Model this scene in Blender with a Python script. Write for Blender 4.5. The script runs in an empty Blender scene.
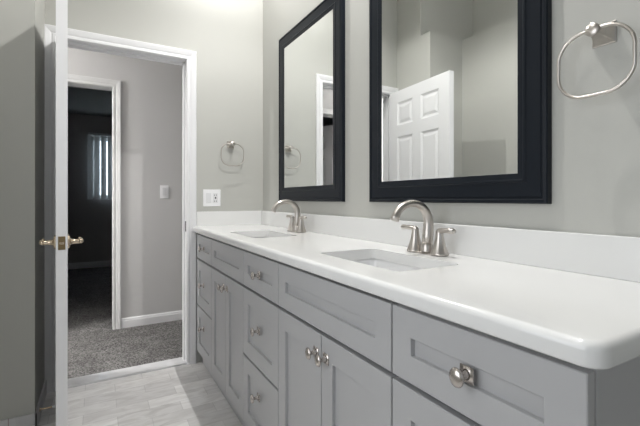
import bpy, bmesh, math, random
from mathutils import Vector, Matrix
C = bpy.context.scene.collection
S = bpy.context.scene
PI = math.pi

# ------------------------------------------------------------------ camera
# X runs along the vanity away from the camera, R runs to the right (towards the mirror wall), z up.
def P(X, R, z): return Vector((X, -R, z))
cam_d = bpy.data.cameras.new('camera'); cam = bpy.data.objects.new('camera', cam_d); C.objects.link(cam)
cam.location = (0, 0, 1.115)
cam.rotation_euler = (PI/2, 0, -0.5168 - PI/2)
cam_d.sensor_width = 36; cam_d.lens = 388.9/640*36
cam_d.shift_y = -(213-199.05)/640
cam_d.clip_start = 0.02
S.camera = cam
# ------------------------------------------------------------------ world, light, exposure
S.view_settings.view_transform = 'Standard'; S.view_settings.look = 'None'
S.view_settings.gamma = 1; S.view_settings.use_curve_mapping = False
S.view_settings.exposure = 0.07
w = bpy.data.worlds.new('sky'); S.world = w; w.use_nodes = True
bg = w.node_tree.nodes['Background']; bg.inputs[0].default_value = (0.72, 0.84, 1.0, 1); bg.inputs[1].default_value = 0.8
def area(name, loc, rot, sx, sy, power, col):
    d = bpy.data.lights.new(name, 'AREA'); d.shape = 'RECTANGLE'; d.size = sx; d.size_y = sy; d.energy = power; d.color = col
    o = bpy.data.objects.new(name, d); C.objects.link(o); o.location = loc; o.rotation_euler = rot; return o
area('added_back_window_fill', P(-1.66, -0.05, 1.55), (0, -PI/2, 0), 1.2, 1.15, 0.6, (0.90, 0.95, 1.0))  # added fill from behind the camera, through an added window
area('added_side_window_fill', P(0.55, -0.80, 1.35), (PI/2, 0, PI), 1.1, 1.2, 9.5, (1.0, 1.0, 1.0))  # added fill from the left, brightens the cabinet fronts
area('daylight_bedroom_window', P(7.47, 0.65, 1.65), (0, PI/2, 0), 1.0, 1.5, 11, (0.85, 0.93, 1.0))
LAMP_E = (42.0, 78.0)
ROOM_E = 27.0
HALL_E = 3900.0

D, W, ZC, CEIL = 1.06, 2.726, 0.93, 3.2
WH = 3.75            # hall wall with the second doorway
WB = 7.3             # bedroom far wall

# ------------------------------------------------------------------ materials
def mat(name, col, rough=0.5, metal=0.0, bump=0.0, bscale=200, var=0.0, vscale=3, coat=0, spec=0.5, emit=0, ecol=None, aniso=0):
    m = bpy.data.materials.new(name); m.use_nodes = True
    nt = m.node_tree; b = nt.nodes['Principled BSDF']
    b.inputs['Base Color'].default_value = (*col, 1); b.inputs['Roughness'].default_value = rough
    b.inputs['Metallic'].default_value = metal; b.inputs['Specular IOR Level'].default_value = spec
    if coat: b.inputs['Coat Weight'].default_value = coat; b.inputs['Coat Roughness'].default_value = 0.1
    tc = nt.nodes.new('ShaderNodeTexCoord')
    if var:
        n = nt.nodes.new('ShaderNodeTexNoise'); n.inputs['Scale'].default_value = vscale; n.inputs['Detail'].default_value = 5
        nt.links.new(tc.outputs['Object'], n.inputs['Vector'])
        r = nt.nodes.new('ShaderNodeValToRGB')
        r.color_ramp.elements[0].position = 0.3; r.color_ramp.elements[1].position = 0.7
        r.color_ramp.elements[0].color = (*[c*(1-var) for c in col], 1); r.color_ramp.elements[1].color = (*[min(1, c*(1+var)) for c in col], 1)
        nt.links.new(n.outputs['Fac'], r.inputs[0]); nt.links.new(r.outputs[0], b.inputs['Base Color'])
    if bump:
        n = nt.nodes.new('ShaderNodeTexNoise'); n.inputs['Scale'].default_value = bscale; n.inputs['Detail'].default_value = 3
        nt.links.new(tc.outputs['Object'], n.inputs['Vector'])
        u = nt.nodes.new('ShaderNodeBump'); u.inputs['Strength'].default_value = bump; u.inputs['Distance'].default_value = 0.002
        nt.links.new(n.outputs['Fac'], u.inputs['Height']); nt.links.new(u.outputs[0], b.inputs['Normal'])
    if emit:
        b.inputs['Emission Color'].default_value = (*(ecol or col), 1); b.inputs['Emission Strength'].default_value = emit
    return m
M = {}
M['wall'] = mat('bathroom_wall_paint', (0.475, 0.475, 0.445), 0.55, bump=0.12, bscale=350)
M['hallwall'] = mat('hall_wall_paint', (0.56, 0.553, 0.548), 0.75, bump=0.12, bscale=350)
M['bedwall'] = mat('bedroom_wall_paint', (0.48, 0.465, 0.46), 0.8, bump=0.12, bscale=350)
M['ceil'] = mat('ceiling_paint', (0.72, 0.72, 0.70), 0.8, bump=0.15, bscale=250)
M['trim'] = mat('white_trim_gloss', (0.77, 0.77, 0.78), 0.35)
M['halltrim'] = mat('hall_trim_paint', (0.68, 0.68, 0.675), 0.45)
M['door'] = mat('white_door_paint', (0.78, 0.78, 0.79), 0.38, bump=0.05, bscale=120)
M['cab'] = mat('grey_cabinet_lacquer', (0.445, 0.445, 0.452), 0.36)
M['carcass'] = mat('cabinet_inner_shaded', (0.05, 0.05, 0.052), 0.7)  # inner colour darkened so the gaps between fronts look shaded
M['side'] = mat('grey_cabinet_side', (0.445, 0.445, 0.452), 0.36)
M['nickel'] = mat('brushed_nickel', (0.55, 0.515, 0.48), 0.32, 1.0, bump=0.03, bscale=600)
M['knob'] = mat('satin_nickel_knob', (0.60, 0.555, 0.52), 0.25, 1.0)
M['brass'] = mat('polished_pale_brass', (0.72, 0.60, 0.46), 0.18, 1.0)
M['latch'] = mat('dark_brass_latch', (0.30, 0.22, 0.12), 0.3, 1.0)
M['frame'] = mat('black_mirror_frame', (0.008, 0.011, 0.016), 0.38, spec=0.18)
M['mirror'] = mat('mirror_silver', (0.93, 0.945, 0.935), 0.0, 1.0)
M['porcelain'] = mat('white_porcelain', (0.88, 0.88, 0.88), 0.12, coat=0.4)
M['plastic'] = mat('white_plastic', (0.86, 0.86, 0.87), 0.3)
M['rocker'] = mat('rocker_plastic', (0.74, 0.74, 0.75), 0.35)
M['slot'] = mat('dark_slot', (0.03, 0.03, 0.03), 0.5)
M['rubber'] = mat('white_rubber', (0.75, 0.75, 0.75), 0.6)
M['blind'] = mat('blind_vinyl', (0.70, 0.72, 0.73), 0.5)
M['bark'] = mat('bark', (0.12, 0.09, 0.07), 0.9, var=0.3, vscale=20)
M['leaf'] = mat('leaf', (0.16, 0.24, 0.12), 0.6, var=0.4, vscale=6)
M['grass'] = mat('lawn', (0.10, 0.16, 0.06), 0.9, var=0.4, vscale=9)
M['globe'] = mat('opal_lamp_glass', (0.95, 0.93, 0.9), 0.3)
M['glass'] = mat('window_glass', (0.9, 0.95, 0.97), 0.02)
M['glass'].node_tree.nodes['Principled BSDF'].inputs['Transmission Weight'].default_value = 1.0
M['glass'].node_tree.nodes['Principled BSDF'].inputs['IOR'].default_value = 1.03

def quartz():
    m = mat('white_veined_quartz', (0.765, 0.765, 0.755), 0.16)
    nt = m.node_tree; b = nt.nodes['Principled BSDF']
    tc = nt.nodes.new('ShaderNodeTexCoord')
    mp = nt.nodes.new('ShaderNodeMapping'); mp.inputs['Rotation'].default_value = (0.3, 0.5, 0.6); mp.inputs['Scale'].default_value = (1.0, 2.2, 1.6)
    nt.links.new(tc.outputs['Object'], mp.inputs[0])
    n = nt.nodes.new('ShaderNodeTexNoise'); n.inputs['Scale'].default_value = 2.1; n.inputs['Detail'].default_value = 6; n.inputs['Distortion'].default_value = 0.8
    nt.links.new(mp.outputs[0], n.inputs['Vector'])
    a = nt.nodes.new('ShaderNodeMath'); a.operation = 'SUBTRACT'; a.inputs[1].default_value = 0.8
    nt.links.new(n.outputs['Fac'], a.inputs[0])
    c = nt.nodes.new('ShaderNodeMath'); c.operation = 'ABSOLUTE'; nt.links.new(a.outputs[0], c.inputs[0])
    r = nt.nodes.new('ShaderNodeValToRGB')
    r.color_ramp.elements[0].position = 0.0; r.color_ramp.elements[0].color = (0.70, 0.70, 0.695, 1)
    r.color_ramp.elements[1].position = 0.035; r.color_ramp.elements[1].color = (0.765, 0.765, 0.755, 1)
    nt.links.new(c.outputs[0], r.inputs[0]); nt.links.new(r.outputs[0], b.inputs['Base Color'])
    return m
M['quartz'] = quartz()

def tile(name, cols, mortar, bw, rh, rough, rot=PI/2, off=0.5, scale=1.0):
    m = mat(name, cols[0], rough)
    nt = m.node_tree; b = nt.nodes['Principled BSDF']
    tc = nt.nodes.new('ShaderNodeTexCoord')
    mp = nt.nodes.new('ShaderNodeMapping'); mp.inputs['Rotation'].default_value = (0, 0, rot)
    mp.inputs['Location'].default_value = (0.07, 0.055, 0)
    nt.links.new(tc.outputs['Object'], mp.inputs[0])
    br = nt.nodes.new('ShaderNodeTexBrick'); br.offset = off; br.inputs['Scale'].default_value = 1
    br.inputs['Brick Width'].default_value = bw; br.inputs['Row Height'].default_value = rh
    br.inputs['Mortar Size'].default_value = 0.0016; br.inputs['Mortar Smooth'].default_value = 0.2; br.inputs['Bias'].default_value = 0
    br.inputs['Color1'].default_value = (*cols[0], 1); br.inputs['Color2'].default_value = (*cols[1], 1); br.inputs['Mortar'].default_value = (*mortar, 1)
    nt.links.new(mp.outputs[0], br.inputs[0])
    # streaky marble grain stretched along each tile
    mp2 = nt.nodes.new('ShaderNodeMapping'); mp2.inputs['Scale'].default_value = (14, 4, 1); mp2.inputs['Rotation'].default_value = (0, 0, 0.25)
    nt.links.new(tc.outputs['Object'], mp2.inputs[0])
    n = nt.nodes.new('ShaderNodeTexNoise'); n.inputs['Scale'].default_value = 1.6; n.inputs['Detail'].default_value = 8; n.inputs['Distortion'].default_value = 1.2
    nt.links.new(mp2.outputs[0], n.inputs['Vector'])
    r = nt.nodes.new('ShaderNodeValToRGB')
    r.color_ramp.elements[0].position = 0.32; r.color_ramp.elements[0].color = (0.80, 0.79, 0.78, 1)
    r.color_ramp.elements[1].position = 0.62; r.color_ramp.elements[1].color = (1, 1, 1, 1)
    nt.links.new(n.outputs['Fac'], r.inputs[0])
    mx = nt.nodes.new('ShaderNodeMix'); mx.data_type = 'RGBA'; mx.blend_type = 'MULTIPLY'; mx.inputs[0].default_value = 1
    nt.links.new(br.outputs['Color'], mx.inputs[6]); nt.links.new(r.outputs[0], mx.inputs[7])
    nt.links.new(mx.outputs[2], b.inputs['Base Color'])
    u = nt.nodes.new('ShaderNodeBump'); u.inputs['Strength'].default_value = 0.3; u.inputs['Distance'].default_value = 0.001; u.invert = True
    nt.links.new(br.outputs['Fac'], u.inputs['Height']); nt.links.new(u.outputs[0], b.inputs['Normal'])
    return m
M['tile'] = tile('marble_plank_tile', ((0.88, 0.87, 0.86), (0.68, 0.67, 0.66)), (0.60, 0.59, 0.58), 0.305, 0.1, 0.3)
M['tilebase'] = tile('grey_tile_base', ((0.68, 0.68, 0.69), (0.62, 0.62, 0.63)), (0.35, 0.25, 0.25), 0.3, 0.4, 0.35)
M['threshold'] = mat('polished_marble_threshold', (0.60, 0.60, 0.61), 0.03, var=0.08, vscale=12, coat=0.3)

def carpet():
    m = mat('grey_carpet', (0.2, 0.19, 0.18), 0.95, spec=0.1)
    nt = m.node_tree; b = nt.nodes['Principled BSDF']
    tc = nt.nodes.new('ShaderNodeTexCoord')
    n = nt.nodes.new('ShaderNodeTexNoise'); n.inputs['Scale'].default_value = 95; n.inputs['Detail'].default_value = 3; n.inputs['Roughness'].default_value = 0.7
    n2 = nt.nodes.new('ShaderNodeTexNoise'); n2.inputs['Scale'].default_value = 7; n2.inputs['Detail'].default_value = 3
    nt.links.new(tc.outputs['Object'], n.inputs['Vector']); nt.links.new(tc.outputs['Object'], n2.inputs['Vector'])
    r = nt.nodes.new('ShaderNodeValToRGB')
    r.color_ramp.elements[0].position = 0.36; r.color_ramp.elements[0].color = (0.048, 0.046, 0.045, 1)
    r.color_ramp.elements[1].position = 0.66; r.color_ramp.elements[1].color = (0.27, 0.262, 0.255, 1)
    nt.links.new(n.outputs['Fac'], r.inputs[0])
    r2 = nt.nodes.new('ShaderNodeValToRGB')
    r2.color_ramp.elements[0].position = 0.35; r2.color_ramp.elements[0].color = (0.8, 0.8, 0.8, 1)
    r2.color_ramp.elements[1].position = 0.65; r2.color_ramp.elements[1].color = (1.1, 1.1, 1.1, 1)
    nt.links.new(n2.outputs['Fac'], r2.inputs[0])
    mx = nt.nodes.new('ShaderNodeMix'); mx.data_type = 'RGBA'; mx.blend_type = 'MULTIPLY'; mx.inputs[0].default_value = 1
    nt.links.new(r.outputs[0], mx.inputs[6]); nt.links.new(r2.outputs[0], mx.inputs[7]); nt.links.new(mx.outputs[2], b.inputs['Base Color'])
    u = nt.nodes.new('ShaderNodeBump'); u.inputs['Strength'].default_value = 0.8; u.inputs['Distance'].default_value = 0.01
    nt.links.new(n.outputs['Fac'], u.inputs['Height']); nt.links.new(u.outputs[0], b.inputs['Normal'])
    return m
M['carpet'] = carpet()

# ------------------------------------------------------------------ mesh helpers
def obj(name, bm, m, parent=None, bevel=0, smooth=False, seg=2, at=None):
    bmesh.ops.recalc_face_normals(bm, faces=bm.faces)
    if at is not None: bmesh.ops.translate(bm, verts=bm.verts, vec=-Vector(at))
    me = bpy.data.meshes.new(name); bm.to_mesh(me); bm.free()
    me.materials.append(m)
    o = bpy.data.objects.new(name, me); C.objects.link(o)
    if at is not None: o.location = at
    if smooth:
        for p in me.polygons: p.use_smooth = True
    if bevel:
        b = o.modifiers.new('bevel', 'BEVEL'); b.width = bevel; b.segments = seg; b.limit_method = 'ANGLE'; b.angle_limit = math.radians(40)
        if not smooth:
            for p in me.polygons: p.use_smooth = True
            wn = o.modifiers.new('normals', 'WEIGHTED_NORMAL'); wn.keep_sharp = False
    if parent: o.parent = parent
    return o
def thing(name, label, cat, loc, group=None):
    o = bpy.data.objects.new(name, None); C.objects.link(o); o.location = loc; o.empty_display_size = 0.05
    o['label'] = label; o['category'] = cat
    if group: o['group'] = group
    return o
def tag(o, label, cat, group=None):
    o['label'] = label; o['category'] = cat
    if group: o['group'] = group
    return o
def struct(name, bm, m, parent=None, bevel=0, at=None, label=None):
    o = obj(name, bm, m, parent, bevel, at=at)
    if not parent: o['kind'] = 'structure'
    if label: o['label'] = label
    return o
def box(bm, X0, X1, R0, R1, z0, z1):
    vs = [bm.verts.new(P(x, r, z)) for x in (X0, X1) for r in (R0, R1) for z in (z0, z1)]
    for f in ((0,1,3,2), (4,6,7,5), (0,4,5,1), (2,3,7,6), (0,2,6,4), (1,5,7,3)): bm.faces.new([vs[i] for i in f])
    return vs
def boxes(*a):
    bm = bmesh.new()
    for b in a: box(bm, *b)
    return bm
def loft(bm, rings, close=True, cap0=True, cap1=True):
    vr = [[bm.verts.new(p) for p in r] for r in rings]
    n = len(vr[0])
    for a, b in zip(vr, vr[1:]):
        for i in range(n if close else n-1):
            j = (i+1) % n; bm.faces.new((a[i], a[j], b[j], b[i]))
    if cap0: bm.faces.new(vr[0][::-1])
    if cap1: bm.faces.new(vr[-1])
    return vr
def lathe(bm, base, axis, prof, n=24, squash=(1, 1)):
    """prof: (distance along axis, radius)"""
    ax = Vector(axis).normalized(); u = ax.orthogonal().normalized(); v = ax.cross(u)
    if abs(ax.z) > 0.9: u, v = Vector((1,0,0)), Vector((0,1,0))
    elif abs(ax.y) > 0.9: u, v = Vector((1,0,0)), Vector((0,0,1))
    elif abs(ax.x) > 0.9: u, v = Vector((0,1,0)), Vector((0,0,1))
    rings = []
    for d, r in prof:
        c = Vector(base)+ax*d
        rings.append([c+u*r*squash[0]*math.cos(2*PI*i/n)+v*r*squash[1]*math.sin(2*PI*i/n) for i in range(n)])
    loft(bm, rings)
def tube(bm, pts, rad, n=14, closed=False, up=Vector((0,0,1)), flat=1.0):
    pts = [Vector(p) for p in pts]; N = len(pts)
    if not isinstance(rad, (list, tuple)): rad = [rad]*N
    rings = []; prev = None
    for i, p in enumerate(pts):
        a = pts[(i-1) % N] if (closed or i > 0) else p
        b = pts[(i+1) % N] if (closed or i < N-1) else p
        t = (b-a).normalized()
        if prev is None:
            u = t.orthogonal().normalized() if abs(t.dot(up)) > 0.95 else up.cross(t).normalized()
        else: u = (prev-t*prev.dot(t)).normalized()
        v = t.cross(u); prev = u
        rings.append([p+u*rad[i]*math.cos(2*PI*k/n)+v*rad[i]*flat*math.sin(2*PI*k/n) for k in range(n)])
    if closed:
        rings.append(rings[0]); vr = [[bm.verts.new(q) for q in r] for r in rings[:-1]]
        for i in range(N):
            a, b = vr[i], vr[(i+1) % N]
            for k in range(n): bm.faces.new((a[k], a[(k+1) % n], b[(k+1) % n], b[k]))
    else: loft(bm, rings)
def rrect(cx, cy, hx, hy, r, n=6):
    out = []
    for sx, sy, a0 in ((1,1,0), (-1,1,PI/2), (-1,-1,PI), (1,-1,1.5*PI)):
        for k in range(n+1):
            a = a0+PI/2*k/n
            out.append((cx+sx*(hx-r)+r*math.cos(a), cy+sy*(hy-r)+r*math.sin(a)))
    return out
def bez(p0, p1, p2, p3, n=10):
    return [(1-t)**3*Vector(p0)+3*(1-t)**2*t*Vector(p1)+3*(1-t)*t*t*Vector(p2)+t**3*Vector(p3) for t in [i/n for i in range(n+1)]]

def profile_run(bm, path, prof, closed=False):
    """sweep a (out, up) profile along horizontal/vertical straight runs: path = list of (origin, out_dir, up_dir)"""
    rings = [[Vector(o)+Vector(a)*p+Vector(b)*q for p, q in prof] for o, a, b in path]
    loft(bm, rings, cap0=not closed, cap1=not closed)

# ------------------------------------------------------------------ the room shell
JL, JR, JT = -0.215, 0.512, 2.053      # clear opening of the bathroom doorway
T = 0.12
struct('floor', boxes((-1.6, W+0.001, -1.2, D+0.1, -0.1, 0.0)), M['tile'], label='marble plank tile floor of the bathroom')
struct('floor_hall', boxes((W+T-0.008, 8.2-0.8, -3.4, 1.6, -0.1, 0.006)), M['carpet'], label='grey carpet of hall and bedroom')
bm = boxes((W-0.002, W+T-0.006, JL-0.017, JR+0.017, -0.05, 0.012))
struct('trim_3', bm, M['threshold'], bevel=0.003, label='polished marble threshold under the doorway')
bm = boxes((W, W+T, -1.2, JL-0.018, 0, CEIL), (W, W+T, JR+0.018, D, 0, CEIL), (W, W+T, JL-0.018, JR+0.018, JT+0.018, CEIL))
struct('wall_far', bm, M['wall'])
struct('wall_right', boxes((-1.6, W+T, D, D+0.12, 0, CEIL)), M['wall'])
YA, YB, XJ = -0.27, -0.65, 2.32
LX0, LX1, LZ0, LZ1 = -0.02, 1.12, 0.74, 1.96
bm = boxes((XJ, W-0.0005, -1.2, YA, 0, 2.49), (XJ+0.11, W-0.0005, -1.2, YA, 2.4895, CEIL),
           (-1.6, LX0, YB-T, YB, 0, 2.49), (LX1, XJ+0.01, YB-T, YB, 0, 2.49), (LX0, LX1, YB-T, YB, 0, LZ0), (LX0, LX1, YB-T, YB, LZ1, 2.49),
           (-1.6, XJ+0.01, -1.2, YB-T, 2.37, 2.49), (-1.6, XJ+0.12, -1.2, -0.92, 2.4895, CEIL))
struct('wall_left', bm, M['wall'])
# back wall behind the camera, with an added window for fill daylight
wx0, wx1, wz0, wz1 = -0.62, 0.53, 0.95, 2.15
bm = boxes((-1.62, -1.5, -1.2, wx0, 0, CEIL), (-1.62, -1.5, wx1, D+0.12, 0, CEIL), (-1.62, -1.5, wx0, wx1, 0, wz0), (-1.62, -1.5, wx0, wx1, wz1, CEIL))
struct('wall_back', bm, M['wall'])
bm = boxes((-1.58, -1.53, wx0, wx0+0.05, wz0, wz1), (-1.58, -1.53, wx1-0.05, wx1, wz0, wz1), (-1.58, -1.53, wx0, wx1, wz0, wz0+0.05),
           (-1.58, -1.53, wx0, wx1, wz1-0.05, wz1), (-1.575, -1.535, wx0, wx1, 1.53, 1.57))
struct('added_window_1', bm, M['trim'], bevel=0.003)  # added window, out of view, goes with the back fill
bm = boxes((LX0, LX0+0.045, YB-0.10, YB-0.05, LZ0, LZ1), (LX1-0.045, LX1, YB-0.10, YB-0.05, LZ0, LZ1), (LX0, LX1, YB-0.10, YB-0.05, LZ0, LZ0+0.045),
           (LX0, LX1, YB-0.10, YB-0.05, LZ1-0.045, LZ1), (0.53, 0.57, YB-0.095, YB-0.055, LZ0, LZ1))
struct('added_window_3', bm, M['trim'], bevel=0.003)  # added window, out of view, goes with the side fill
struct('ceiling', boxes((-1.62, W+T, -1.2, D+0.12, CEIL, CEIL+0.1)), M['ceil'])
# hall
OL, OR_, OT = -0.62, 0.10, 2.063
bm = boxes((WH, WH+T, -3.4, OL-0.018, 0, 2.47), (WH, WH+T, OR_+0.018, 1.6, 0, 2.47), (WH, WH+T, OL-0.018, OR_+0.018, OT+0.018, 2.47))
struct('wall_hall_far', bm, M['hallwall'])
struct('wall_hall_near', boxes((W+T, W+T+0.01, -2.7, JL-0.018, 0, 2.47), (W+T, W+T+0.01, JR+0.018, 1.6, 0, 2.47), (W+T, W+T+0.01, JL-0.018, JR+0.018, JT+0.018, 2.47)), M['hallwall'])
struct('wall_hall_right', boxes((W+T, 7.42, 1.6, 1.7, 0, 2.47)), M['hallwall'])
struct('wall_hall_left', boxes((W+T, WH, -2.8, -2.7, 0, 2.47)), M['hallwall'])
struct('ceiling_hall', boxes((W+T, WH+T/2, -2.8, 1.7, 2.47, 2.57)), M['ceil'])
# bedroom
bx0, bx1, bz0, bz1 = -0.09, 1.35, 1.13, 2.12
bm = boxes((WB, WB+T, -3.4, bx0, 0, 2.47), (WB, WB+T, bx1, 1.6, 0, 2.47), (WB, WB+T, bx0, bx1, 0, bz0), (WB, WB+T, bx0, bx1, bz1, 2.47))
struct('wall_bedroom_far', bm, M['bedwall'])
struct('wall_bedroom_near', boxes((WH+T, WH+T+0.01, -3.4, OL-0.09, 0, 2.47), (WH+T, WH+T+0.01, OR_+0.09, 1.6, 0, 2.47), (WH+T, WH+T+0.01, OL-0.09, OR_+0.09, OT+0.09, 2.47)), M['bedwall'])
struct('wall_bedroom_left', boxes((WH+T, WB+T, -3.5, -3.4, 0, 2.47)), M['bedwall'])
struct('ceiling_bedroom', boxes((WH+T/2, WB+T, -3.5, 1.7, 2.47, 2.57)), mat('bedroom_ceiling_shaded', (0.30, 0.31, 0.31), 0.85, bump=0.15))  # dim bedroom light put into a darker ceiling colour
wf = struct('window_2', boxes((WB+0.03, WB+0.08, bx0, bx0+0.05, bz0, bz1), (WB+0.03, WB+0.08, bx1-0.05, bx1, bz0, bz1), (WB+0.03, WB+0.08, bx0, bx1, bz0, bz0+0.05),
           (WB+0.03, WB+0.08, bx0, bx1, bz1-0.05, bz1), (WB+0.035, WB+0.075, 0.585, 0.625, bz0, bz1)), M['trim'], bevel=0.003, label='bedroom window behind the vertical blinds')
obj('pane', boxes((WB+0.053, WB+0.057, bx0+0.04, bx1-0.04, bz0+0.04, bz1-0.04)), M['glass'], wf)
struct('ground', boxes((7.45, 22, -8, 9, -0.35, -0.15)), M['grass'])

# door casings: profile across the width, mitred at the corners
def casing(bm, Xf, sgn, R0, R1, zt, wdt=0.062):
    """Xf: wall face, sgn: -1 casing stands out towards -X"""
    prof = [(0.0, 0.0), (0.0, 0.009), (0.004, 0.013), (0.016, 0.013), (0.021, 0.010), (0.030, 0.014), (wdt-0.014, 0.018), (wdt-0.004, 0.019), (wdt, 0.015), (wdt, 0.0)]
    def ring(a, b, at): return [P(Xf+sgn*q, *at(p)) for p, q in prof]
    r = [[P(Xf+sgn*q, R0-p, 0.0) for p, q in prof], [P(Xf+sgn*q, R0-p, zt+p) for p, q in prof],
         [P(Xf+sgn*q, R1+p, zt+p) for p, q in prof], [P(Xf+sgn*q, R1+p, 0.0) for p, q in prof]]
    loft(bm, r)
bm = bmesh.new(); casing(bm, W, -1, JL-0.002, JR+0.002, JT+0.002); casing(bm, W+T+0.01, 1, JL-0.002, JR+0.002, JT+0.002)
for b in ((W, W+T+0.01, JL-0.018, JL, 0, JT+0.018), (W, W+T+0.01, JR, JR+0.018, 0, JT+0.018), (W, W+T+0.01, JL, JR, JT, JT+0.018),
          (W+0.045, W+0.08, JR-0.011, JR, 0, JT), (W+0.045, W+0.08, JL, JL+0.011, 0, JT), (W+0.045, W+0.08, JL, JR, JT-0.011, JT)): box(bm, *b)
jm = struct('trim_1', bm, M['trim'], label='white casing and jamb around the bathroom doorway')
obj('strike_plate', boxes((W+0.004, W+0.034, JR-0.0015, JR+0.001, 0.895, 0.965)), M['slot'], jm, bevel=0.0005)
bm = bmesh.new(); casing(bm, WH, -1, OL-0.002, OR_+0.002, OT+0.002)
for b in ((WH, WH+T+0.01, OL-0.018, OL, 0, OT+0.018), (WH, WH+T+0.01, OR_, OR_+0.018, 0, OT+0.018), (WH, WH+T+0.01, OL, OR_, OT, OT+0.018)): box(bm, *b)
struct('trim_2', bm, M['halltrim'], label='white casing around the dark bedroom doorway across the hall')

def baseboard(name, Xf, R0, R1, h, m, sgn=-1, t=0.013):
    prof = [(0, 0), (t, 0), (t, h*0.72), (t*0.75, h*0.80), (t*0.7, h*0.9), (t*0.3, h), (0, h)]
    bm = bmesh.new(); loft(bm, [[P(Xf+sgn*p, r, q+0.002) for p, q in prof] for r in (R0, R1)])
    return struct(name, bm, m)
baseboard('baseboard_hall_far', WH, OR_+0.066, 1.6, 0.088, M['trim'])
baseboard('baseboard_hall_left', WH, -2.7, OL-0.066, 0.088, M['trim'])
baseboard('baseboard_bedroom_far', WB, -3.4, 1.6, 0.10, M['trim'])
bm = boxes((XJ-0.01, XJ, YB, YA+0.010, 0, 0.08), (XJ-0.01, W-0.02, YA, YA+0.01, 0, 0.08), (-1.5, XJ-0.01, YB, YB+0.01, 0, 0.08))
struct('baseboard_left', bm, M['tilebase'], bevel=0.0015, label='grey tile base along the left wall')

# ------------------------------------------------------------------ six panel doors
def panel_door(bm, w_, h_, t_):
    """local: x 0..w_, y -t_/2..t_/2, z 0..h_ ; both faces carry six raised panels"""
    s, mu = 0.108, 0.10
    cw = (w_-2*s-mu)/2
    xs = [0, s, s+cw, s+cw+mu, w_-s, w_]
    zs = [0, 0.21, 0.21+0.52, 0.89, 0.89+0.745, 1.635+0.10, h_-0.10, h_]
    pan = {(i, j) for i in (1, 3) for j in (1, 3, 5)}
    for sd in (-1, 1):
        y = sd*t_/2
        for i in range(5):
            for j in range(7):
                x0, x1, z0, z1 = xs[i], xs[i+1], zs[j], zs[j+1]
                if (i, j) not in pan:
                    bm.faces.new([bm.verts.new((a, y, b)) for a, b in ((x0,z0), (x1,z0), (x1,z1), (x0,z1))])
                else:
                    rings = []
                    for ins, dep in ((0, 0), (0.004, 0.003), (0.014, 0.009), (0.022, 0.010), (0.042, 0.003), (0.046, 0.003)):
                        rings.append([Vector((a, y-sd*dep, b)) for a, b in ((x0+ins,z0+ins), (x1-ins,z0+ins), (x1-ins,z1-ins), (x0+ins,z1-ins))])
                    loft(bm, rings, cap0=False)
    for a, b in (((0, 0), (w_, 0)), ((w_, 0), (w_, h_)), ((w_, h_), (0, h_)), ((0, h_), (0, 0))):
        bm.faces.new([bm.verts.new(v) for v in ((a[0], -t_/2, a[1]), (b[0], -t_/2, b[1]), (b[0], t_/2, b[1]), (a[0], t_/2, a[1]))])
    bmesh.ops.remove_doubles(bm, verts=bm.verts, dist=1e-5)

DW, DH, DT = 0.722, 2.032, 0.042
free = P(1.978, -0.1375, 0); hinge = P(2.700, -0.186, 0)
ang = math.atan2(free.y-hinge.y, free.x-hinge.x)
bm = bmesh.new(); panel_door(bm, DW, DH, DT)
door = obj('door_1', bm, M['door']); door['kind'] = 'structure'; door['label'] = 'open white six panel bathroom door seen edge on'
door.location = (hinge.x, hinge.y, 0.014); door.rotation_euler = (0, 0, ang)
# local +x runs from hinge to free edge
def lever(sd):
    bm = bmesh.new(); x = DW-0.062; z = 0.927-0.014
    lathe(bm, (x, sd*DT/2, z), (0, sd, 0), [(0, 0.031), (0.004, 0.031), (0.008, 0.027), (0.011, 0.016), (0.018, 0.011), (0.040, 0.010), (0.046, 0.011)], 24)
    pts = [(x+0.004, sd*(DT/2+0.047), z), (x-0.01, sd*(DT/2+0.050), z+0.001), (x-0.04, sd*(DT/2+0.052), z+0.003), (x-0.08, sd*(DT/2+0.052), z+0.001), (x-0.105, sd*(DT/2+0.048), z-0.005), (x-0.112, sd*(DT/2+0.043), z-0.007)]
    tube(bm, pts, [0.009, 0.0115, 0.0095, 0.0085, 0.008, 0.004], 14)
    lathe(bm, (x+0.002, sd*(DT/2+0.046), z+0.008), (0, 0, 1), [(0, 0.006), (0.008, 0.006), (0.010, 0.004)], 12)
    o = obj('door_handle', bm, M['brass'], door, smooth=True); o['label'] = 'polished pale brass lever'
lever(1); lever(-1)
o = obj('latch_plate', boxes(), M['latch'], door) if False else None
bm = bmesh.new()
for a in ((DW-0.0015, DW+0.0015, -0.013, 0.013, 0.885, 0.942),): 
    vs = [bm.verts.new((x, y, z)) for x in a[:2] for y in a[2:4] for z in a[4:]]
    for f in ((0,1,3,2), (4,6,7,5), (0,4,5,1), (2,3,7,6), (0,2,6,4), (1,5,7,3)): bm.faces.new([vs[i] for i in f])
lp = obj('latch_plate', bm, M['latch'], door, bevel=0.0006); lp['label'] = 'dark brass latch plate on the door edge'
bm = bmesh.new()
lathe(bm, (DW+0.001, 0, 0.913), (1, 0, 0), [(0, 0.0085), (0.006, 0.0085), (0.011, 0.006)], 16)
obj('bolt', bm, M['brass'], lp, smooth=False)
for hz in (0.18, 1.0, 1.82):
    bm = bmesh.new(); lathe(bm, (-0.004, -DT/2-0.004, hz), (0, 0, 1), [(0, 0.006), (0.09, 0.006)], 12)
    obj('hinge', bm, M['nickel'], door)

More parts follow.
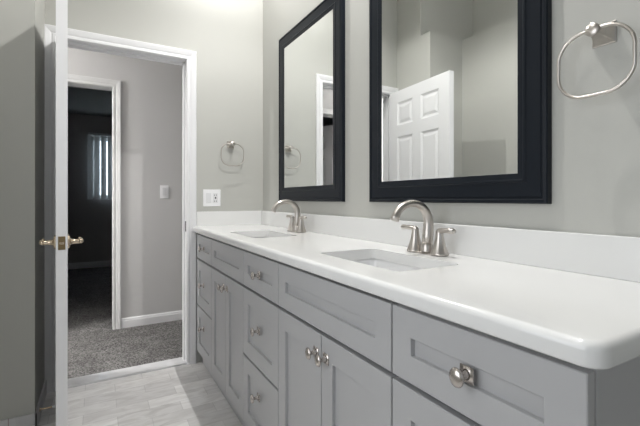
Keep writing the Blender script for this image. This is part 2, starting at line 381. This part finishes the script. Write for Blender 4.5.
bm = bmesh.new(); panel_door(bm, 0.70, 2.03, 0.035)
d3 = obj('door_2', bm, M['door']); d3['kind'] = 'structure'; d3['label'] = 'white six panel bedroom door, open, seen in the small mirror'
d3.location = P(WH+T+0.03, -0.600, 0.014); d3.rotation_euler = (0, 0, -math.radians(25))
bm = bmesh.new(); x = 0.70-0.062
for sd in (-1, 1):
    bm = bmesh.new()
    lathe(bm, (x, sd*0.0175, 0.913), (0, sd, 0), [(0, 0.030), (0.005, 0.030), (0.010, 0.016), (0.018, 0.011), (0.040, 0.011), (0.048, 0.011)], 20)
    tube(bm, [(x+0.004, sd*0.063, 0.913), (x-0.04, sd*0.066, 0.915), (x-0.105, sd*0.062, 0.910)], [0.010, 0.009, 0.006], 12)
    obj('door_handle', bm, M['brass'], d3, smooth=True)

# ------------------------------------------------------------------ mirrors
def mirror(X0, X1, z0, z1, label):
    t = thing('mirror', label, 'mirror', P((X0+X1)/2, D, z0), 'black framed mirrors over the vanity')
    fw = 0.0865
    prof = [(0, 0.0), (0, 0.018), (0.003, 0.021), (0.011, 0.022), (0.014, 0.018), (0.018, 0.018), (0.020, 0.020), (0.060, 0.019), (0.063, 0.021), (0.068, 0.021), (0.070, 0.020), (0.077, 0.0195), (0.083, 0.0190), (fw, 0.0185), (fw, 0.0)]
    bm = bmesh.new()
    c = [(X0, z0, 1, 1), (X1, z0, -1, 1), (X1, z1, -1, -1), (X0, z1, 1, -1)]
    rings = [[P(x+sx*p, D-q, z+sz*p) for p, q in prof] for x, z, sx, sz in c]
    rings.append(rings[0]); loft(bm, rings, cap0=False, cap1=False)
    bmesh.ops.remove_doubles(bm, verts=bm.verts, dist=1e-6)
    bmesh.ops.translate(bm, verts=bm.verts, vec=-t.location)
    obj('frame', bm, M['frame'], t)
    bm = boxes((X0+fw-0.004, X1-fw+0.004, D-0.018, D-0.003, z0+fw-0.004, z1-fw+0.004)); bmesh.ops.translate(bm, verts=bm.verts, vec=-t.location)
    obj('mirror_glass', bm, M['mirror'], t)
mirror(1.612, 2.387, 1.102, 2.175, 'black framed mirror nearer the doorway wall, reflecting the white door casing')
mirror(0.602, 1.390, 1.102, 2.175, 'black framed mirror nearer the camera, reflecting the white six panel door')

# ------------------------------------------------------------------ vanity cabinets
RF = 0.578                     # front plane of the doors and drawers
def shaker(bm, X0, X1, z0, z1, o, fw=0.060, rail=0.066, th=0.019, rec=0.011):
    def rect(i, k, r): return [Vector((x, y, z)) for x, y, z in ((X0+i, r, z0+k), (X1-i, r, z0+k), (X1-i, r, z1-k), (X0+i, r, z1-k))]
    rings = [[P(v.x, RF+v.y, v.z) for v in rr] for rr in
             (rect(0, 0, th), rect(0, 0, 0.0015), rect(0.0015, 0.0015, 0), rect(fw-0.001, rail-0.001, 0), rect(fw, rail, 0.001), rect(fw+0.0005, rail+0.0005, rec), )]
    loft(bm, rings)
def knob_mesh(X, z):
    bm = bmesh.new()
    box(bm, X-0.0155, X+0.0155, RF-0.003, RF, z-0.0155, z+0.0155)
    bmesh.ops.bevel(bm, geom=bm.edges[:], offset=0.0012, segments=2, affect='EDGES')
    lathe(bm, P(X, RF-0.003, z), (0, 1, 0), [(0, 0.010), (0.003, 0.0075), (0.010, 0.0058), (0.017, 0.0058), (0.020, 0.0085), (0.0225, 0.0165), (0.0245, 0.0180), (0.0280, 0.0165), (0.0305, 0.0120), (0.0318, 0.006), (0.0321, 0.001)], 24, squash=(0.88, 1.0))
    return bm
G = 0.0023
Z = {'t': (0.7205, 0.8765), 'm': (0.4085, 0.7085), 'b': (0.094, 0.3985), 'd': (0.094, 0.7085)}
def cabinet(X0, X1, kind, label, near=False):
    at = P((X0+X1)/2, 0.82, 0)
    t = thing('drawer_cabinet' if kind == 'drawers' else 'sink_cabinet', label, 'cabinet', at, 'grey shaker vanity cabinets')
    e0 = X0+0.0005; e1 = X1-0.0005
    s = 0.016
    bm = boxes((e0, e0+s, RF+0.021, D-0.002, 0.0865, 0.893), (e1-s, e1, RF+0.021, D-0.002, 0.0865, 0.893),
               (e0+s, e1-s, RF+0.024, D-0.002, 0.0865, 0.103), (e0+s, e1-s, D-0.012, D-0.002, 0.103, 0.893), (e0+s, e1-s, RF+0.021, RF+0.036, 0.872, 0.893))
    obj('carcass', bm, M['side'] if near else M['carcass'], t, at=None)
    f0 = X0
    obj('toe_kick', boxes((e0, e1, 0.615, 0.633, 0.0, 0.086)), M['cab'], t)
    def front(name, a, b, zz, kx=None, kz=None, rail=0.066):
        bm = bmesh.new(); shaker(bm, a+G, b-G, zz[0], zz[1], None, rail=rail)
        f = obj(name, bm, M['cab'], t)
        if kx is not None:
            k = obj('knob', knob_mesh(kx, kz), M['knob'], f, smooth=False)
            for p in k.data.polygons: p.use_smooth = True
            k['label'] = 'satin nickel knob on a square backplate'
    mid = (f0+X1)/2
    if kind == 'drawers':
        front('drawer', f0, X1, Z['t'], mid-0.004, 0.799, rail=0.059)
        front('drawer', f0, X1, Z['m'], mid, 0.566)
        front('drawer', f0, X1, Z['b'], mid, 0.290)
    else:
        front('false_front', f0, X1, Z['t'], rail=0.059)
        front('door', f0, mid, Z['d'], mid-0.030, 0.648)
        front('door', mid, X1, Z['d'], mid+0.030, 0.648)
    for ch in list(t.children):      # keep world placement with the empty at the base
        for v in ch.data.vertices: v.co -= at
    for ch in t.children:
        for g in ch.children:
            for v in g.data.vertices: v.co -= at
cols = [(0.278, 0.688), (0.688, 1.331), (1.331, 1.735), (1.735, 2.314), (2.314, 2.708)]
cabinet(*cols[4], 'drawers', 'narrow grey drawer cabinet standing against the doorway casing')
cabinet(*cols[3], 'sink', 'grey two door sink cabinet under the sink nearer the doorway')
cabinet(*cols[2], 'drawers', 'grey three drawer cabinet between the two sink cabinets')
cabinet(*cols[1], 'sink', 'grey two door sink cabinet under the sink nearer the camera')
cabinet(*cols[0], 'drawers', 'grey drawer cabinet at the near open end of the vanity', near=True)

# ------------------------------------------------------------------ countertop with two cut-outs
SINKS = [(1.950, 0.755, 0.200, 0.118), (0.962, 0.775, 0.205, 0.118)]
def slab():
    X0, X1, R0, R1, r = 0.250, W-0.0195, 0.548, D-0.001, 0.030
    def ol(i): return [(X1, R0+i), (X1, R1), (X0+i, R1)] + [(X0+r-(r-i)*math.sin(a), R0+r-(r-i)*math.cos(a)) for a in [PI/2-PI/2*k/10 for k in range(11)]]
    prof = [(0.006, 0.894), (0.0028, 0.8948), (0.0008, 0.897), (0, 0.900)]
    prof += [(0.013*(1-math.cos(a)), ZC-0.013+0.013*math.sin(a)) for a in [PI/2*k/7 for k in range(8)]]
    bm = bmesh.new(); loft(bm, [[P(x, y, z) for x, y in ol(i)] for i, z in prof])
    o = obj('countertop', bm, M['quartz'])
    cut = []
    for cx, cr, hx, hr in SINKS:
        bm = bmesh.new(); rr = rrect(cx, cr, hx, hr, 0.022)
        loft(bm, [[P(x, y, z) for x, y in rr] for z in (0.85, 0.99)])
        c = obj('cutter', bm, M['quartz']); cut.append(c)
        m = o.modifiers.new('cut', 'BOOLEAN'); m.object = c; m.operation = 'DIFFERENCE'; m.solver = 'EXACT'
    dg = bpy.context.evaluated_depsgraph_get(); dg.update()
    me = bpy.data.meshes.new_from_object(o.evaluated_get(dg)); o.modifiers.clear(); o.data = me
    for c in cut: bpy.data.objects.remove(c)
    for p in me.polygons: p.use_smooth = True
    me.set_sharp_from_angle(angle=math.radians(38))
    return o
ct = slab()
tag(ct, 'long white quartz countertop with rounded edge and two sink openings', 'countertop')
bm = bmesh.new(); box(bm, 0.252, W-0.021, D-0.021, D-0.001, ZC, 1.0296)
bs = obj('backsplash', bm, M['quartz'], None, bevel=0.002); tag(bs, 'long white quartz backsplash along the mirror wall', 'backsplash')
bm = boxes((W-0.020, W-0.0005, 0.5765, D-0.001, ZC-0.03, 1.0296))
ss = obj('side_splash', bm, M['quartz'], None, bevel=0.002); tag(ss, 'short white quartz splash on the doorway wall below the outlet', 'backsplash')

def sink(cx, cr, hx, hr, label):
    at = P(cx, cr, 0.77)
    t = thing('sink', label, 'sink', at, 'white undermount sinks')
    ins = []
    for dx, z, r in ((0.006, 0.8935, 0.028), (0.005, 0.885, 0.028), (0.000, 0.84, 0.035), (-0.010, 0.79, 0.045), (-0.030, 0.765, 0.05), (-0.06, 0.757, 0.045), (-0.10, 0.753, 0.017)):
        ins.append([P(x, y, z) for x, y in rrect(cx, cr, hx+dx, hr+dx, r)])
    out = []
    for dx, z, r in ((-0.10, 0.745, 0.017), (-0.02, 0.75, 0.05), (0.006, 0.78, 0.045), (0.012, 0.86, 0.035), (0.012, 0.880, 0.03), (0.014, 0.882, 0.03), (0.014, 0.8935, 0.03)):
        out.append([P(x, y, z) for x, y in rrect(cx, cr, hx+dx, hr+dx, r)])
    bm = bmesh.new(); loft(bm, ins+out+[ins[0]], cap0=False, cap1=False)
    bmesh.ops.remove_doubles(bm, verts=bm.verts, dist=1e-6)
    # close the floor of the bowl
    bmesh.ops.holes_fill(bm, edges=[e for e in bm.edges if e.is_boundary])
    bm2 = [P(x, y, 0.7528) for x, y in rrect(cx, cr, hx-0.10, hr-0.10, 0.017)]
    bm.faces.new([bm.verts.new(v) for v in bm2])
    bmesh.ops.translate(bm, verts=bm.verts, vec=-at)
    obj('bowl', bm, M['porcelain'], t, smooth=True)
    bm = bmesh.new(); lathe(bm, P(cx, cr, 0.7535)-at, (0, 0, 1), [(0, 0.021), (0.002, 0.021), (0.003, 0.017), (0.001, 0.014), (0.003, 0.008), (0.0035, 0.001)], 24)
    obj('drain', bm, M['nickel'], t, smooth=True)
sink(*SINKS[0], 'white undermount sink bowl nearer the doorway')
sink(*SINKS[1], 'white undermount sink bowl nearer the camera')

def faucet(cx, cr, label):
    at = P(cx, cr, ZC)
    t = thing('faucet', label, 'faucet', at, 'brushed nickel two handle faucets')
    bm = bmesh.new()
    rr = lambda g, z: [Vector((x, y, z)) for x, y in rrect(0, 0, 0.066+g, 0.018+g, 0.0178+g)]
    loft(bm, [rr(0, 0), rr(0, 0.003), rr(-0.002, 0.005)])
    obj('base_plate', bm, M['nickel'], t, bevel=0.001)
    bm = bmesh.new()
    lathe(bm, (0, 0, 0.007), (0, 0, 1), [(0, 0.0235), (0.004, 0.0232), (0.008, 0.0215), (0.020, 0.0200), (0.032, 0.0180)], 20)
    # plane of the arch: y = distance to the room side (+y)
    path = [(0, 0.0, 0.030), (0, -0.004, 0.060)] + bez((0, -0.005, 0.078), (0, -0.014, 0.140), (0, 0.022, 0.171), (0, 0.068, 0.1705), 12)[0:] + bez((0, 0.068, 0.1705), (0, 0.106, 0.170), (0, 0.133, 0.150), (0, 0.143, 0.116), 9)[1:]
    n = len(path); rad = [0.0190-(0.0190-0.0122)*min(1, i/(n*0.5)) for i in range(n)]; rad[-1] = 0.0145; rad[-2] = 0.0142; rad[-3] = 0.0132
    tube(bm, path, rad, 18)
    obj('spout', bm, M['nickel'], t, smooth=True)
    for s in (-1, 1):
        bm = bmesh.new()
        lathe(bm, (s*0.056, 0, 0.003), (0, 0, 1), [(0, 0.0300), (0.004, 0.0300), (0.007, 0.0285), (0.016, 0.0250), (0.030, 0.0200), (0.048, 0.0155), (0.064, 0.0130), (0.074, 0.0125), (0.080, 0.0105), (0.083, 0.001)], 20)
        h = obj('handle', bm, M['nickel'], t, smooth=True)
        bm = bmesh.new()
        pts = [(s*0.047, 0, 0.076), (s*0.056, 0.000, 0.080), (s*0.072, 0.001, 0.0835), (s*0.092, 0.003, 0.0845), (s*0.114, 0.004, 0.0840), (s*0.1195, 0.004, 0.0845)]
        tube(bm, pts, [0.009, 0.0125, 0.0115, 0.0105, 0.0115, 0.008], 14, flat=0.75)
        obj('lever', bm, M['nickel'], h, smooth=True)
faucet(1.975, 0.970, 'brushed nickel arched faucet at the sink nearer the doorway')
faucet(0.968, 0.968, 'brushed nickel arched faucet at the sink nearer the camera')

# ------------------------------------------------------------------ towel rings
def towel_ring(loc, rz, label):
    """local: wall plane y=0, room is +y, ring hangs in the xz plane"""
    t = thing('towel_ring', label, 'towel ring', loc, 'brushed nickel towel rings')
    t.rotation_euler = (0, 0, rz)
    def sq(h, y, r, n=4): return [Vector((x, y, z)) for x, z in rrect(0, 0, h, h, r, n)]
    bm = bmesh.new()
    loft(bm, [sq(0.0255, 0.0, 0.002), sq(0.0255, 0.004, 0.002), sq(0.0235, 0.006, 0.002), sq(0.0225, 0.009, 0.002), sq(0.0150, 0.026, 0.003), sq(0.0098, 0.044, 0.0050), sq(0.0085, 0.054, 0.0080)])
    obj('wall_post', bm, M['nickel'], t)
    bm = bmesh.new(); lathe(bm, (0, 0.0525, 0), (0, 1, 0), [(0, 0.008), (0.001, 0.0150), (0.0065, 0.0155), (0.008, 0.0145), (0.0084, 0.002)], 28)
    obj('cap', bm, M['nickel'], t, smooth=True)
    h = 0.077
    pts = [Vector((x, 0.050, z-h+0.002)) for x, z in rrect(0, 0, 0.078, h, 0.056, 12)]
    # bow the flat sides slightly
    pts = [Vector((p.x*(1+0.035*math.cos((p.z+h)/h*PI/2)), p.y, p.z)) for p in pts]
    bm = bmesh.new(); tube(bm, pts, 0.0040, 12, closed=True, up=Vector((0, 1, 0)))
    obj('ring', bm, M['nickel'], t, smooth=True)
towel_ring(P(0.476, D, 1.511), 0, 'large looking nickel towel ring at the near end, right of the big mirror')
towel_ring(P(W, 0.816, 1.502), PI/2, 'small looking nickel towel ring on the doorway wall above the outlet')

# ------------------------------------------------------------------ switch plates
at = P(W, 0.683, 1.123)
t = thing('outlet_plate', 'white double wall plate with rocker switch and outlet above the countertop', 'outlet', at)
def wp(bm, o, r0, r1, z0, z1, d0, d1): box(bm, o.x-d1, o.x-d0, -o.y+r0, -o.y+r1, o.z+z0, o.z+z1); bmesh.ops.translate(bm, verts=bm.verts, vec=-o)
bm = bmesh.new(); wp(bm, at, -0.060, 0.060, -0.0585, 0.0585, 0, 0.005); pl = obj('plate', bm, M['plastic'], t, bevel=0.002)
bm = bmesh.new(); wp(bm, at, -0.040, -0.006, -0.034, 0.034, 0.005, 0.0085); obj('rocker_switch', bm, M['rocker'], t, bevel=0.001)
bm = bmesh.new(); wp(bm, at, 0.007, 0.041, -0.034, 0.034, 0.005, 0.0075); rc = obj('receptacle', bm, M['rocker'], t, bevel=0.001)
for z in (0.019, -0.023):
    for r in (0.017, 0.029):
        bm = bmesh.new(); box(bm, -0.0082, -0.0073, r-0.0014, r+0.0014, z-0.005, z+0.005); obj('slot', bm, M['slot'], rc)
bm = bmesh.new(); box(bm, -0.0088, -0.0074, 0.0195, 0.0285, -0.006, 0.0065)
obj('reset_button', bm, M['slot'], rc)
at = P(WH, 0.513, 1.18)
t = thing('light_switch', 'white single light switch on the hall wall', 'light switch', at)
bm = bmesh.new(); wp(bm, at, -0.036, 0.036, -0.0585, 0.0585, 0, 0.006); obj('plate', bm, M['plastic'], t, bevel=0.002)
bm = bmesh.new(); wp(bm, at, -0.017, 0.017, -0.034, 0.034, 0.006, 0.0095); obj('rocker_switch', bm, M['rocker'], t, bevel=0.001)

# ------------------------------------------------------------------ door stop on the tile base
at = P(2.40, YA+0.010, 0.055)
t = thing('door_stop', 'brass spring door stop with white tip behind the door', 'door stop', at)
bm = bmesh.new(); lathe(bm, (0, 0, 0), (0, -1, 0), [(0, 0.010), (0.003, 0.010), (0.006, 0.006)], 14)
for i in range(14): lathe(bm, (0, -0.005-i*0.0035, 0), (0, -1, 0), [(0, 0.0035), (0.0012, 0.0048), (0.0023, 0.0048), (0.0035, 0.0035)], 10)
obj('spring', bm, M['brass'], t)
bm = bmesh.new(); lathe(bm, (0, -0.053, 0), (0, -1, 0), [(0, 0.006), (0.002, 0.0075), (0.012, 0.0075), (0.015, 0.005)], 14)
obj('tip', bm, M['rubber'], t, smooth=True)

# ------------------------------------------------------------------ vertical blinds
at = P(WB-0.06, (bx0+bx1)/2, bz1+0.04)
t = thing('vertical_blind', 'grey vertical blind hanging in front of the dark bedroom window', 'blind', at)
bm = boxes((-0.03, 0.055, -(bx1-bx0)/2-0.06, (bx1-bx0)/2+0.06, -0.02, 0.02)); obj('headrail', bm, M['blind'], t, bevel=0.003)
nsl = 17
for i in range(nsl):
    r = -(bx1-bx0)/2-0.03+i*((bx1-bx0)+0.06)/(nsl-1)
    bm = bmesh.new(); a = math.radians(24); hw = 0.043
    rings = []
    for z in (-1.05, -0.02):
        ring = []
        for k in range(7):
            u = -1+2*k/6; b = 0.006*(1-u*u)
            ring.append((u*hw, b))
        ring += [(p, q-0.0012) for p, q in ring[::-1]]
        rings.append([P(p*math.sin(a)+q*math.cos(a), r+p*math.cos(a)-q*math.sin(a), z) for p, q in ring])
    loft(bm, rings)
    obj('slat', bm, M['blind'], t)

# ------------------------------------------------------------------ tree outside
random.seed(4)
at = P(11.0, 0.6, -0.15)
t = thing('tree', 'leafy tree outside behind the bedroom blinds', 'tree', at)
bm = bmesh.new(); tube(bm, [(0, 0, 0), (0.05, 0.03, 1.0), (0, 0.1, 2.0), (0.1, 0, 3.2)], [0.14, 0.11, 0.09, 0.05], 10)
for k in range(7):
    a = k*0.9; tube(bm, [(0, 0.06, 1.2+0.2*k), (0.5*math.cos(a), 0.5*math.sin(a), 1.6+0.22*k), (1.0*math.cos(a), 1.0*math.sin(a), 1.9+0.25*k)], [0.05, 0.03, 0.012], 6)
obj('trunk', bm, M['bark'], t)
bm = bmesh.new()
for i in range(2600):
    th = random.uniform(0, 2*PI); ph = math.acos(random.uniform(-1, 1)); rr = random.uniform(0.3, 1) ** 0.5
    c = Vector((1.3*rr*math.sin(ph)*math.cos(th), 1.7*rr*math.sin(ph)*math.sin(th), 2.2+1.5*rr*math.cos(ph)))
    e = Matrix.Rotation(random.uniform(0, 6.28), 3, 'Z') @ Matrix.Rotation(random.uniform(0, 3), 3, 'X')
    s = random.uniform(0.05, 0.09)
    bm.faces.new([bm.verts.new(c+e @ Vector(v)*s) for v in ((-1, 0, 0), (0, -0.5, 0.1), (1, 0, 0), (0, 0.5, 0.1))])
obj('foliage', bm, M['leaf'], t)

# ------------------------------------------------------------------ lamps
def vanity_lamp(X, e, label):
    at = P(X, D, 3.0)
    t = thing('wall_lamp', label, 'lamp', at, 'shaded wall lamps over the mirrors')
    bm = bmesh.new(); lathe(bm, (0, 0, 0), (0, 1, 0), [(0, 0.06), (0.012, 0.06), (0.02, 0.05), (0.022, 0.01)], 28); obj('backplate', bm, M['nickel'], t)
    bm = bmesh.new(); tube(bm, [(0, 0.02, 0), (0, 0.08, 0.02), (0, 0.17, 0.065), (0, 0.24, 0.065), (0, 0.255, 0.035)], 0.008, 10); obj('arm', bm, M['nickel'], t, smooth=True)
    bm = bmesh.new()
    pr = [(0.035, 0.022), (0.028, 0.034), (0.0, 0.052), (-0.030, 0.064), (-0.055, 0.080)]
    pr = pr+[(z-0.001, r_-0.003) for z, r_ in pr[::-1]]
    loft(bm, [[Vector((r_*math.cos(2*PI*i/28), 0.255+r_*math.sin(2*PI*i/28), z)) for i in range(28)] for z, r_ in pr+[pr[0]]], cap0=False, cap1=False)
    obj('lamp_shade', bm, M['nickel'], t, smooth=True)
    bm = bmesh.new(); bmesh.ops.create_uvsphere(bm, u_segments=20, v_segments=12, radius=0.026)
    bmesh.ops.translate(bm, verts=bm.verts, vec=(0, 0.255, -0.010))
    obj('bulb', bm, M['lamp'], t, smooth=True)
    d = bpy.data.lights.new('bulb_light', 'SPOT'); d.energy = e; d.spot_size = math.radians(145); d.spot_blend = 0.25; d.shadow_soft_size = 0.008; d.color = (1.0, 0.985, 0.965)
    o = bpy.data.objects.new('bulb_light', d); C.objects.link(o); o.parent = t; o.location = (0, 0.255, -0.040)
M['lamp'] = mat('lit_opal_globe', (0.9, 0.9, 0.9), 0.4, emit=6, ecol=(1.0, 0.965, 0.91))
vanity_lamp(2.12, LAMP_E[0], 'nickel shaded wall lamp above the mirror nearer the doorway')
vanity_lamp(1.00, LAMP_E[1], 'nickel shaded wall lamp above the mirror nearer the camera')
def added_flush_fill(at, e, label):  # added fixture, out of view, lifts the general brightness
    t = thing('added_ceiling_fill', label, 'lamp', at)
    bm = bmesh.new(); lathe(bm, (0, 0, 0), (0, 0, -1), [(0, 0.15), (0.02, 0.15), (0.025, 0.14)], 32); obj('rim', bm, M['nickel'], t)
    bm = bmesh.new(); lathe(bm, (0, 0, -0.0255), (0, 0, -1), [(0, 0.135), (0.03, 0.125), (0.055, 0.08), (0.065, 0.01)], 32)
    obj('diffuser', bm, mat('glowing_fill_diffuser', (0.9, 0.9, 0.9), 0.4, emit=e, ecol=(1.0, 0.985, 0.965)), t, smooth=True)
added_flush_fill(P(3.20, -1.75, 2.47), HALL_E*0.12, 'round opal fill light added on the hall ceiling')
added_flush_fill(P(1.15, -0.22, CEIL), ROOM_E, 'round opal fill light added over the bathroom floor')
